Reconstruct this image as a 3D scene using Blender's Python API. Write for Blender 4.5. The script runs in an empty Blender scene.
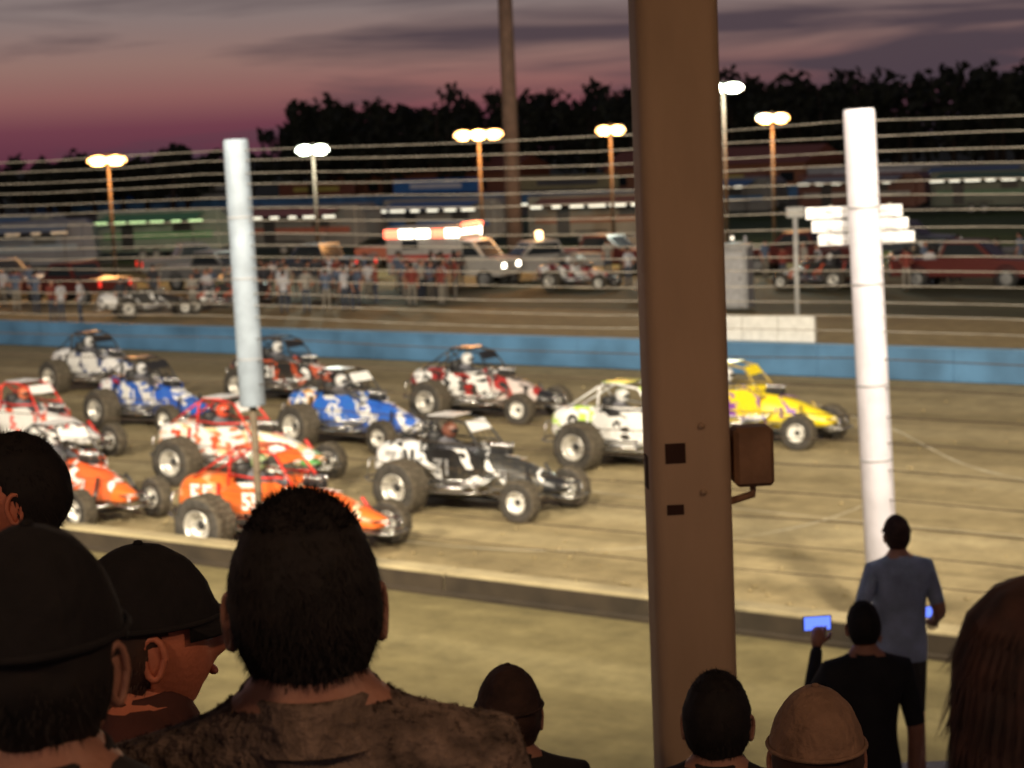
import bpy, bmesh, math, random
from mathutils import Vector, Matrix, noise
random.seed(7)
R=random.random
def U(a,b): return a+(b-a)*random.random()
sc=bpy.context.scene
sc.view_settings.view_transform='Standard'; sc.view_settings.look='None'; sc.view_settings.exposure=0

# ------------------------------------------------------------ materials
_m={}
def pm(name,col,rough=.6,metal=0,var=.18,scale=6,bump=0,bscale=40,emit=None,es=0,coat=0,stretch=None):
    if name in _m: return _m[name]
    m=bpy.data.materials.new(name); m.use_nodes=True; nt=m.node_tree; N=nt.nodes; L=nt.links
    b=N['Principled BSDF']; tc=N.new('ShaderNodeTexCoord')
    src=tc.outputs['Object']
    if stretch:
        mp=N.new('ShaderNodeMapping'); mp.inputs['Scale'].default_value=stretch; L.new(src,mp.inputs[0]); src=mp.outputs[0]
    n=N.new('ShaderNodeTexNoise'); n.inputs['Scale'].default_value=scale; n.inputs['Detail'].default_value=5
    L.new(src,n.inputs['Vector'])
    r=N.new('ShaderNodeValToRGB'); r.color_ramp.elements[0].position=.3; r.color_ramp.elements[1].position=.7
    r.color_ramp.elements[0].color=[c*(1-var) for c in col]+[1]; r.color_ramp.elements[1].color=[min(1,c*(1+var)) for c in col]+[1]
    L.new(n.outputs['Fac'],r.inputs[0]); L.new(r.outputs[0],b.inputs['Base Color'])
    b.inputs['Roughness'].default_value=rough; b.inputs['Metallic'].default_value=metal
    b.inputs['Coat Weight'].default_value=coat
    if bump:
        n2=N.new('ShaderNodeTexNoise'); n2.inputs['Scale'].default_value=bscale; n2.inputs['Detail'].default_value=4
        L.new(src,n2.inputs['Vector'])
        bp=N.new('ShaderNodeBump'); bp.inputs['Strength'].default_value=bump; bp.inputs['Distance'].default_value=.02
        L.new(n2.outputs['Fac'],bp.inputs['Height']); L.new(bp.outputs[0],b.inputs['Normal'])
    if emit:
        b.inputs['Emission Color'].default_value=list(emit)+[1]; b.inputs['Emission Strength'].default_value=es
        m.cycles.emission_sampling='NONE'
    _m[name]=m; return m

def livery(name,A,B,C,fx=1.3,fz=1.1,ph=0,w=.45,rough=.32):
    """painted race-car panel: base colour with slashes of B and splashes of C, mud on the low parts"""
    if name in _m: return _m[name]
    m=bpy.data.materials.new(name); m.use_nodes=True; nt=m.node_tree; N=nt.nodes; L=nt.links
    b=N['Principled BSDF']; tc=N.new('ShaderNodeTexCoord'); sp=N.new('ShaderNodeSeparateXYZ'); L.new(tc.outputs['Object'],sp.inputs[0])
    def M(op,a,bv=None):
        k=N.new('ShaderNodeMath'); k.operation=op
        for i,q in enumerate((a,bv)):
            if q is None: continue
            if isinstance(q,(int,float)): k.inputs[i].default_value=q
            else: L.new(q,k.inputs[i])
        return k.outputs[0]
    n=N.new('ShaderNodeTexNoise'); n.inputs['Scale'].default_value=2.6; n.inputs['Detail'].default_value=1; L.new(tc.outputs['Object'],n.inputs['Vector'])
    v=M('ADD',M('MULTIPLY',sp.outputs[0],fx),M('MULTIPLY',sp.outputs[2],fz)); v=M('ADD',v,ph); v=M('ADD',v,M('MULTIPLY',n.outputs['Fac'],.9))
    s=M('LESS_THAN',M('FRACT',v),w)
    mx=N.new('ShaderNodeMix'); mx.data_type='RGBA'; L.new(s,mx.inputs[0]); mx.inputs[6].default_value=list(A)+[1]; mx.inputs[7].default_value=list(B)+[1]
    n2=N.new('ShaderNodeTexNoise'); n2.inputs['Scale'].default_value=7; n2.inputs['Detail'].default_value=0
    mp=N.new('ShaderNodeMapping'); mp.inputs['Location'].default_value=(ph*9,3,1); mp.inputs['Scale'].default_value=(.6,1,1.4); L.new(tc.outputs['Object'],mp.inputs[0]); L.new(mp.outputs[0],n2.inputs['Vector'])
    s2=M('GREATER_THAN',n2.outputs['Fac'],.58)
    mx2=N.new('ShaderNodeMix'); mx2.data_type='RGBA'; L.new(s2,mx2.inputs[0]); L.new(mx.outputs[2],mx2.inputs[6]); mx2.inputs[7].default_value=list(C)+[1]
    n3=N.new('ShaderNodeTexNoise'); n3.inputs['Scale'].default_value=22; n3.inputs['Detail'].default_value=6; L.new(tc.outputs['Object'],n3.inputs['Vector'])
    low=M('SUBTRACT',1.0,sp.outputs[2]); d=M('MULTIPLY',M('SUBTRACT',M('ADD',n3.outputs['Fac'],M('MULTIPLY',low,.35)),.64),4.0)
    cl=N.new('ShaderNodeClamp'); L.new(d,cl.inputs[0]); cl.inputs[2].default_value=.7
    mx3=N.new('ShaderNodeMix'); mx3.data_type='RGBA'; L.new(cl.outputs[0],mx3.inputs[0]); L.new(mx2.outputs[2],mx3.inputs[6]); mx3.inputs[7].default_value=(.2,.155,.09,1)
    L.new(mx3.outputs[2],b.inputs['Base Color']); b.inputs['Roughness'].default_value=rough
    _m[name]=m; return m

WHITE=(.8,.8,.8); BLACK=(.02,.02,.022)
# ------------------------------------------------------------ mesh builder
class MB:
    def __init__(s): s.v=[];s.f=[];s.m=[];s.s=[]
    def add(s,V,F,mi=0,sm=True,M=None):
        o=len(s.v)
        for p in V:
            p=Vector(p)
            if M is not None: p=M@p
            s.v.append(p)
        for i,f in enumerate(F):
            s.f.append([a+o for a in f]); s.m.append(mi if isinstance(mi,int) else mi[i]); s.s.append(sm)
    def merge(s,o,M,mm=None):
        k=len(s.v); s.v+= [M@p for p in o.v]
        for f,mi,sm in zip(o.f,o.m,o.s): s.f.append([a+k for a in f]); s.m.append(mm[mi] if mm else mi); s.s.append(sm)
    def mesh(s,name,mats):
        me=bpy.data.meshes.new(name); me.from_pydata([tuple(p) for p in s.v],[],s.f)
        for m in mats: me.materials.append(m)
        me.polygons.foreach_set('material_index',s.m); me.polygons.foreach_set('use_smooth',s.s); me.update(); return me
    def obj(s,name,mats,loc=(0,0,0),rz=0,parent=None):
        o=bpy.data.objects.new(name,s.mesh(name,mats)); sc.collection.objects.link(o); o.location=loc; o.rotation_euler=(0,0,rz)
        if parent: o.parent=parent
        return o
    def box(s,c,d,mi=0,M=None,bev=0,sm=False):
        x,y,z=c; a,b,e=d[0]/2,d[1]/2,d[2]/2
        if bev<=0:
            V=[(x+i*a,y+j*b,z+k*e) for i in(-1,1) for j in(-1,1) for k in(-1,1)]
            F=[(0,1,3,2),(4,6,7,5),(0,4,5,1),(2,3,7,6),(0,2,6,4),(1,5,7,3)]
            s.add(V,F,mi,sm,M); return
        V=[];
        for i in(-1,1):
            for j in(-1,1):
                for k in(-1,1):
                    V+=[(x+i*a,y+j*(b-bev),z+k*(e-bev)),(x+i*(a-bev),y+j*b,z+k*(e-bev)),(x+i*(a-bev),y+j*(b-bev),z+k*e)]
        def ix(i,j,k,t): return (((i+1)//2)*4+((j+1)//2)*2+((k+1)//2))*3+t
        F=[]
        for sg in(-1,1):
            F.append([ix(sg,-1,-1,0),ix(sg,1,-1,0),ix(sg,1,1,0),ix(sg,-1,1,0)]); F.append([ix(-1,sg,-1,1),ix(1,sg,-1,1),ix(1,sg,1,1),ix(-1,sg,1,1)]); F.append([ix(-1,-1,sg,2),ix(1,-1,sg,2),ix(1,1,sg,2),ix(-1,1,sg,2)])
        for p in(-1,1):
            for q in(-1,1):
                F.append([ix(p,q,-1,0),ix(p,q,1,0),ix(p,q,1,1),ix(p,q,-1,1)])
                F.append([ix(p,-1,q,0),ix(p,1,q,0),ix(p,1,q,2),ix(p,-1,q,2)])
                F.append([ix(-1,p,q,1),ix(1,p,q,1),ix(1,p,q,2),ix(-1,p,q,2)])
        for i in(-1,1):
            for j in(-1,1):
                for k in(-1,1): F.append([ix(i,j,k,0),ix(i,j,k,1),ix(i,j,k,2)])
        s.add(V,F,mi,sm,M)
    def loft(s,rings,mi=0,caps=True,M=None,closed=True,sm=True):
        n=len(rings[0]); V=[p for r in rings for p in r]; F=[];mm=[]
        for i in range(len(rings)-1):
            for j in range(n if closed else n-1):
                k=(j+1)%n; F.append((i*n+j,i*n+k,(i+1)*n+k,(i+1)*n+j)); mm.append(mi if isinstance(mi,int) else mi[i])
        if caps:
            F.append(tuple(range(n))[::-1]); mm.append(mm[0]); F.append(tuple((len(rings)-1)*n+j for j in range(n))); mm.append(mm[-2])
        s.add(V,F,mm,sm,M)
    def tube(s,pts,r,mi=0,n=7,M=None,close=False):
        P=[Vector(p) for p in pts]; rings=[]; up=Vector((0,0,1))
        last=None
        for i,p in enumerate(P):
            a=P[i-1] if i>0 else (P[-1] if close else p); b=P[(i+1)%len(P)] if (i<len(P)-1 or close) else p
            t=(b-a).normalized()
            if last is None: x=t.cross(up if abs(t.z)<.9 else Vector((1,0,0))).normalized()
            else: x=(last-t*last.dot(t)).normalized()
            last=x; y=t.cross(x); rr=r[i] if isinstance(r,(list,tuple)) else r
            rings.append([p+(x*math.cos(q)+y*math.sin(q))*rr for q in [2*math.pi*k/n for k in range(n)]])
        if close: rings.append(rings[0])
        s.loft(rings,mi,not close,M)
    def lathe(s,prof,c,mi,n=28,M=None):
        """axis = local Y; prof list of (r,y)"""
        V=[];F=[];mm=[]
        for r,y in prof:
            for k in range(n):
                q=2*math.pi*k/n; V.append((c[0]+r*math.cos(q),c[1]+y,c[2]+r*math.sin(q)))
        for i in range(len(prof)-1):
            for k in range(n):
                j=(k+1)%n; F.append((i*n+k,i*n+j,(i+1)*n+j,(i+1)*n+k)); mm.append(mi if isinstance(mi,int) else mi[i])
        s.add(V,F,mm,True,M)
    def ell(s,c,r,mi=0,nu=14,nv=9,M=None,fn=None):
        V=[];F=[]
        for i in range(nv+1):
            t=math.pi*i/nv
            for k in range(nu):
                q=2*math.pi*k/nu; d=Vector((math.sin(t)*math.cos(q),math.sin(t)*math.sin(q),math.cos(t)))
                V.append(fn(d) if fn else (c[0]+d.x*r[0],c[1]+d.y*r[1],c[2]+d.z*r[2]))
        for i in range(nv):
            for k in range(nu):
                j=(k+1)%nu; F.append((i*nu+k,(i+1)*nu+k,(i+1)*nu+j,i*nu+j))
        s.add(V,F,mi,True,M)
    def prism(s,poly,y0,y1,mi=0,M=None,ins=0):
        n=len(poly)
        V=[(x,y0,z) for x,z in poly]+[(x,y1,z) for x,z in poly]
        F=[tuple(range(n)),tuple(range(2*n-1,n-1,-1))]+[(i,i+n,(i+1)%n+n,(i+1)%n) for i in range(n)]
        s.add(V,F,mi,False,M)

# track frame: s along the straight, n across it
def W(s,n,z=0): return Vector((.8*s+.6*n,-.6*s+.8*n,z))
TR=-math.atan2(.6,.8)

# ------------------------------------------------------------ camera
H=6.1; F_=2000; pitch=math.atan(239/F_); roll=math.radians(2.4)
cd=bpy.data.cameras.new('camera'); cam=bpy.data.objects.new('camera',cd); sc.collection.objects.link(cam); sc.camera=cam
cd.sensor_width=36; cd.lens=36*F_/1024; cd.clip_end=3000; cd.clip_start=.05
cam.matrix_world=Matrix.Translation((0,0,H))@Matrix.Rotation(math.pi/2-pitch,4,'X')@Matrix.Rotation(-roll,4,'Z')
cd.dof.use_dof=True; cd.dof.focus_distance=3.4; cd.dof.aperture_fstop=8.0

# ------------------------------------------------------------ world (dusk)
w=bpy.data.worlds.new('World'); sc.world=w; w.use_nodes=True; nt=w.node_tree; N=nt.nodes; L=nt.links
bg=N['Background']; tc=N.new('ShaderNodeTexCoord'); sp=N.new('ShaderNodeSeparateXYZ'); L.new(tc.outputs['Generated'],sp.inputs[0])
rp=N.new('ShaderNodeValToRGB'); e=rp.color_ramp.elements
stops=[(0,(.11,.032,.055)),(.016,(.15,.045,.07)),(.030,(.25,.105,.105)),(.046,(.27,.155,.14)),(.070,(.22,.17,.17)),(.25,(.09,.10,.14)),(1,(.02,.03,.06))]
e[0].position=0; e[0].color=stops[0][1]+(1,); e[1].position=1; e[1].color=stops[-1][1]+(1,)
for p_,c in stops[1:-1]:
    q=e.new(p_); q.color=c+(1,)
L.new(sp.outputs[2],rp.inputs[0])
mp=N.new('ShaderNodeMapping'); mp.inputs['Scale'].default_value=(2.2,2.2,24); mp.inputs['Location'].default_value=(.35,.1,.2); L.new(tc.outputs['Generated'],mp.inputs[0])
no=N.new('ShaderNodeTexNoise'); no.inputs['Scale'].default_value=2.2; no.inputs['Detail'].default_value=6; no.inputs['Distortion'].default_value=.4; L.new(mp.outputs[0],no.inputs['Vector'])
ad=N.new('ShaderNodeMath'); ad.operation='MULTIPLY_ADD'; L.new(sp.outputs[0],ad.inputs[0]); ad.inputs[1].default_value=.62; L.new(no.outputs['Fac'],ad.inputs[2])
cr=N.new('ShaderNodeValToRGB'); cr.color_ramp.elements[0].position=.46; cr.color_ramp.elements[1].position=.66; L.new(ad.outputs[0],cr.inputs[0])
mx=N.new('ShaderNodeMix'); mx.data_type='RGBA'; L.new(cr.outputs[0],mx.inputs[0]); L.new(rp.outputs[0],mx.inputs[6]); mx.inputs[7].default_value=(.065,.047,.065,1)
sky=N.new('ShaderNodeTexSky'); sky.sky_type='NISHITA'; sky.sun_disc=False; sky.sun_elevation=math.radians(-2); sky.sun_rotation=math.radians(-35)
ms=N.new('ShaderNodeMix'); ms.data_type='RGBA'; ms.blend_type='ADD'; ms.inputs[0].default_value=.03; L.new(mx.outputs[2],ms.inputs[6]); L.new(sky.outputs[0],ms.inputs[7])
L.new(ms.outputs[2],bg.inputs[0]); bg.inputs[1].default_value=1.0

sl=bpy.data.lights.new('sun','SUN'); sl.energy=.03; sl.angle=math.radians(3); sl.color=(1,.6,.55)
so=bpy.data.objects.new('sun',sl); sc.collection.objects.link(so); so.rotation_euler=(math.radians(86),0,math.radians(35+180))

# ------------------------------------------------------------ ground
def sheet(name,s0,s1,n0,n1,z,mat,sub=1):
    b=MB(); b.add([(s0,n0,z),(s1,n0,z),(s1,n1,z),(s0,n1,z)],[(0,1,2,3)],0,False); return b.obj(name,[mat],rz=TR)
def dirt(name,c0,c1,c2,rough=.85,ruts=0):
    m=bpy.data.materials.new(name); m.use_nodes=True; nt=m.node_tree; N=nt.nodes; L=nt.links; b=N['Principled BSDF']
    tc=N.new('ShaderNodeTexCoord'); mp=N.new('ShaderNodeMapping'); mp.inputs['Scale'].default_value=(.05,.5,1); L.new(tc.outputs['Object'],mp.inputs[0])
    a=N.new('ShaderNodeTexNoise'); a.inputs['Scale'].default_value=1; a.inputs['Detail'].default_value=6; a.inputs['Roughness'].default_value=.6; L.new(mp.outputs[0],a.inputs['Vector'])
    r=N.new('ShaderNodeValToRGB'); r.color_ramp.elements[0].position=.34; r.color_ramp.elements[0].color=c0+(1,); r.color_ramp.elements[1].position=.66; r.color_ramp.elements[1].color=c2+(1,)
    q=r.color_ramp.elements.new(.5); q.color=c1+(1,); L.new(a.outputs['Fac'],r.inputs[0])
    f=N.new('ShaderNodeTexNoise'); f.inputs['Scale'].default_value=1.6; f.inputs['Detail'].default_value=10; f.inputs['Roughness'].default_value=.74; L.new(tc.outputs['Object'],f.inputs['Vector'])
    mr=N.new('ShaderNodeMapRange'); mr.inputs[1].default_value=.27; mr.inputs[2].default_value=.73; mr.inputs[3].default_value=.6; mr.inputs[4].default_value=1.35; L.new(f.outputs['Fac'],mr.inputs[0])
    mu=N.new('ShaderNodeMix'); mu.data_type='RGBA'; mu.blend_type='MULTIPLY'; mu.inputs[0].default_value=1; L.new(r.outputs[0],mu.inputs[6]); L.new(mr.outputs[0],mu.inputs[7]); out=mu.outputs[2]
    if ruts:
        mp2=N.new('ShaderNodeMapping'); mp2.inputs['Scale'].default_value=(.025,2.6,1); mp2.inputs['Rotation'].default_value=(0,0,.03); L.new(tc.outputs['Object'],mp2.inputs[0])
        g=N.new('ShaderNodeTexNoise'); g.inputs['Scale'].default_value=1; g.inputs['Detail'].default_value=3; L.new(mp2.outputs[0],g.inputs['Vector'])
        r2=N.new('ShaderNodeMapRange'); r2.inputs[1].default_value=.54; r2.inputs[2].default_value=.72; r2.inputs[3].default_value=1; r2.inputs[4].default_value=.72; L.new(g.outputs['Fac'],r2.inputs[0])
        m2=N.new('ShaderNodeMix'); m2.data_type='RGBA'; m2.blend_type='MULTIPLY'; m2.inputs[0].default_value=1; L.new(out,m2.inputs[6]); L.new(r2.outputs[0],m2.inputs[7]); out=m2.outputs[2]
    L.new(out,b.inputs['Base Color'])
    bp=N.new('ShaderNodeBump'); bp.inputs['Strength'].default_value=.7; bp.inputs['Distance'].default_value=.08; L.new(f.outputs['Fac'],bp.inputs['Height']); L.new(bp.outputs[0],b.inputs['Normal'])
    b.inputs['Roughness'].default_value=rough; b.inputs['Specular IOR Level'].default_value=.25; return m
sheet('ground',-1500,1500,-400,2500,-.012,dirt('field',(.03,.045,.015),(.045,.055,.02),(.06,.06,.03)))
sheet('dirt_track',-150,150,21.3,44.4,0,dirt('track_dirt',(.24,.19,.10),(.33,.265,.145),(.40,.33,.19),ruts=1))
sheet('apron_dirt',-150,150,6,20.9,0,dirt('apron',(.12,.098,.046),(.17,.14,.066),(.215,.18,.09)))
sheet('infield_dirt',-150,150,44.8,60,0,dirt('infield',(.29,.21,.10),(.36,.27,.13),(.42,.32,.16)))
sheet('pit_ground',-150,150,60,82,-.004,dirt('pit',(.05,.05,.025),(.08,.075,.035),(.11,.10,.05)))
sheet('infield_grass',-200,200,82,140,-.004,dirt('grass',(.03,.05,.015),(.045,.075,.02),(.07,.09,.03)))
sheet('back_straight',-200,200,140,166,-.002,dirt('back_dirt',(.12,.09,.05),(.17,.13,.07),(.2,.16,.09)))
b=MB()
def mark(pts,wd):
    P=[Vector((x,y,0)) for x,y in pts]; Q=[]
    for i in range(len(P)-1):
        p0=P[max(0,i-1)];p1=P[i];p2=P[i+1];p3=P[min(len(P)-1,i+2)]
        for k in range(10):
            t=k/10; Q.append(.5*((2*p1)+(p2-p0)*t+(2*p0-5*p1+4*p2-p3)*t*t+(3*p1-p0-3*p2+p3)*t**3))
    V=[]
    for i,p in enumerate(Q):
        d=(Q[min(i+1,len(Q)-1)]-Q[max(0,i-1)]).normalized(); n=Vector((-d.y,d.x,0))*wd*(.6+.5*noise.noise(p*1.3)); V+= [p-n+Vector((0,0,.004)),p+n+Vector((0,0,.004))]
    b.add(V,[(2*i,2*i+1,2*i+3,2*i+2) for i in range(len(Q)-1)],0,False)
mark([(6.8,45),(7.4,42),(7.8,40.1),(8.1,36.1),(8.75,34),(10,31.5),(12.5,28.5)],.05)
mark([(-6,34.5),(-1,30.3),(2,29.6),(4.5,30.8),(6.5,33.5)],.045)
mark([(0,36),(3,33),(6,30.4),(10,27.5)],.035)
b.obj('tyre_marks',[pm('scraped_clay',(.52,.46,.33),.8,0,.2,3)])

# near retaining wall
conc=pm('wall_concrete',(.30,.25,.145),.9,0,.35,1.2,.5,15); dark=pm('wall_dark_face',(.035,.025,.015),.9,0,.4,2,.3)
b=MB()
for i in range(-20,21):
    s=-15+i*4
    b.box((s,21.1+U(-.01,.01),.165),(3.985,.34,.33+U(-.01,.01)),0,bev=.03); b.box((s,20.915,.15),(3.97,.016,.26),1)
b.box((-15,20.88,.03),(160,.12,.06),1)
b.obj('retaining_wall',[conc,dark],rz=TR)
b=MB(); ringsA=[]
for i in range(0,321):
    s=-60+i*.3; a=.17+.07*noise.noise(Vector((s*.5,0,0)))+.03*noise.noise(Vector((s*2,0,0))); wd=1.1+.5*noise.noise(Vector((s*.4,4,0)))
    ringsA.append([(s,21.28,a),(s,21.28+wd*.3,a*.75),(s,21.28+wd*.7,a*.25),(s,21.28+wd,.003)])
b.loft(ringsA,0,False,closed=False); b.obj('dirt_cushion',[bpy.data.materials['track_dirt']],rz=TR)
b=MB()
for i in range(900):
    s=U(-40,5); n=21.35+abs(random.gauss(0,1.6)) if R()<.7 else U(22,43); q=U(.015,.05)
    b.ell((s,n,q*.5+.0),(q*U(.8,1.4),q,q*.6),0,5,3)
b.obj('clay_clods',[bpy.data.materials['track_dirt']],rz=TR)

# blue wall
blue=pm('blue_wall_paint',(.075,.185,.34),.6,0,.32,.8,.15,8); cap=pm('blue_wall_cap',(.13,.25,.40),.6,0,.2,1)
b=MB()
for i in range(-24,24):
    b.box((i*3.66,44.6,.40),(3.65,.16,.80),0,bev=.008); b.box((i*3.66,44.6,.815),(3.66,.2,.03),1)
b.obj('blue_wall',[blue,cap],rz=TR)

# ------------------------------------------------------------ catch fence
postl=pm('post_paint_bluish',(.24,.29,.36),.6,0,.22,2.5,.1); postw=pm('post_white_paint',(.60,.58,.66),.5,0,.14,2.5,.1); postr=pm('post_weathered',(.12,.09,.06),.8,.0,.3,3)
galv=pm('galvanised_cable',(.36,.33,.29),.5,.6,.3,3); unlit=pm('unlit_cable',(.07,.05,.035),.7,.4,.3,3); tape=pm('tape',(.3,.3,.32),.6)  # upper cables lit, lower ones unlit: that light difference is painted into their colours
def post(loc,lower,mat,tilt=0):
    b=MB(); top=6.35; r=.19
    def ring(z,rr): return [(rr*math.cos(q),rr*math.sin(q),z) for q in [2*math.pi*k/24 for k in range(24)]]
    b.loft([ring(lower,r*.96),ring(lower+.02,r*1.02),ring(3.5,r),ring(top-.05,r*.97),ring(top,r*.9)],0)
    if lower>.3: b.loft([ring(0,r*.3),ring(lower,r*.3)],1)
    for z in (2.2,3.1,4.3,5.2):
        if z>lower: b.loft([ring(z,r*1.03),ring(z+.02,r*1.03)],2)
    b.box((0,0,.05),(.3,.3,.1),1,bev=.01)
    o=b.obj('fence_post',[mat,postr,tape],loc); o.rotation_euler=(0,tilt,0); return o
P2=-10.3
post((-3.86,29.6,0),2.4,postl,math.radians(-.4)); post((4.36,23.5,0),.0,postw,math.radians(-1.7))
for s in (P2+10.68,P2+21.4,P2-21.4,P2-32): post(W(s,21.5),0,postl)
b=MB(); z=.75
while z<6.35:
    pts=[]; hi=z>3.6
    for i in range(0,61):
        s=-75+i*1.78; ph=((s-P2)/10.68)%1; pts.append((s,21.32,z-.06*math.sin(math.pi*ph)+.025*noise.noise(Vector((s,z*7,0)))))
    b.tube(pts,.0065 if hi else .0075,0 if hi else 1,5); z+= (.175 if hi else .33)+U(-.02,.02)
b.obj('catch_fence_cables',[galv,unlit],rz=TR)
b=MB()
for i,zz in enumerate((-.16,0,.16)): b.box((.06-.07*i,0,zz),(1.14,.04,.14),0,bev=.008)
b.box((-.35,.04,0),(.05,.04,.5),1); b.box((.35,.04,0),(.05,.04,.5),1)
o=b.obj('track_sign',[pm('sign_white',(.82,.82,.88),.4),galv],(4.22,23.8,4.98)); o.rotation_euler=(0,0,math.radians(-3))

# ------------------------------------------------------------ race cars
tyre=pm('tyre_rubber',(.045,.04,.035),.85,0,.45,9,.3,60); rim=pm('rim_aluminium',(.62,.6,.56),.35,.6,.2,8); dirtyrim=pm('rim_white',(.75,.74,.7),.4,0,.25,9)
blackp=pm('black_parts',(.018,.018,.02),.5,0,.3); chrome=pm('chrome',(.6,.6,.6),.22,.95,.1); tread=pm('tread',(.085,.07,.05),.95,0,.4,14,.8,30)
net=pm('net',(.03,.03,.03),.9)
def selp(a,b_,q,e=2.6):
    c,s_=math.cos(q),math.sin(q); return a*math.copysign(abs(c)**(2/e),c), b_*math.copysign(abs(s_)**(2/e),s_)
def wheel(b,c,Rr,wd,side,rm):
    h=wd/2
    prof=[(.50*Rr,-h*.84),(.60*Rr,-h*.97),(.80*Rr,-h*1.02),(.94*Rr,-h*.96),(.99*Rr,-h*.78),(Rr,-h*.3),(Rr,h*.3),(.99*Rr,h*.78),(.94*Rr,h*.96),(.80*Rr,h*1.02),(.60*Rr,h*.97),(.50*Rr,h*.84)]
    b.lathe(prof,c,[0,0,0,1,1,1,1,1,0,0,0],32)
    for sg in(-1,1):
        b.lathe([(.55*Rr,sg*h*.93),(.53*Rr,sg*h*.97),(.49*Rr,sg*h*.95),(.46*Rr,sg*h*.6),(.42*Rr,sg*h*.35),(.20*Rr,sg*h*.30),(.17*Rr,sg*h*.42),(.12*Rr,sg*h*.5),(.001,sg*h*.52)],c,[2,2,2,rm,rm,rm,3,3],32)
        for k in range(8):
            q=k*math.pi/4; b.ell((c[0]+.31*Rr*math.cos(q),c[1]+sg*h*.345,c[2]+.31*Rr*math.sin(q)),(.035*Rr*1.6,.006,.035*Rr*1.6),4,8,4)
    n=26
    for k in range(n):
        q=2*math.pi*k/n
        M=Matrix.Translation(c)@Matrix.Rotation(-q,4,'Y')
        for yy in(-.55,0,.55): b.box((Rr+.004,yy*h+(.1*h if k%2 else -.1*h),0),(.018,h*.42,2*math.pi*Rr/n*.62),1,M=M)
def text(parent,txt,size,mat,loc,rot):
    cu=bpy.data.curves.new('number','FONT'); cu.body=txt; cu.size=size; cu.align_x='CENTER'; cu.align_y='CENTER'; cu.extrude=.004; cu.offset=size*.03
    o=bpy.data.objects.new('number',cu); sc.collection.objects.link(o); dg=bpy.context.evaluated_depsgraph_get(); dg.update()
    me=bpy.data.meshes.new_from_object(o.evaluated_get(dg)); bpy.data.objects.remove(o); me.materials.clear(); me.materials.append(mat)
    o=bpy.data.objects.new('race_number',me); sc.collection.objects.link(o); o.parent=parent; o.location=loc; o.rotation_euler=rot
CS=1.07
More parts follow.
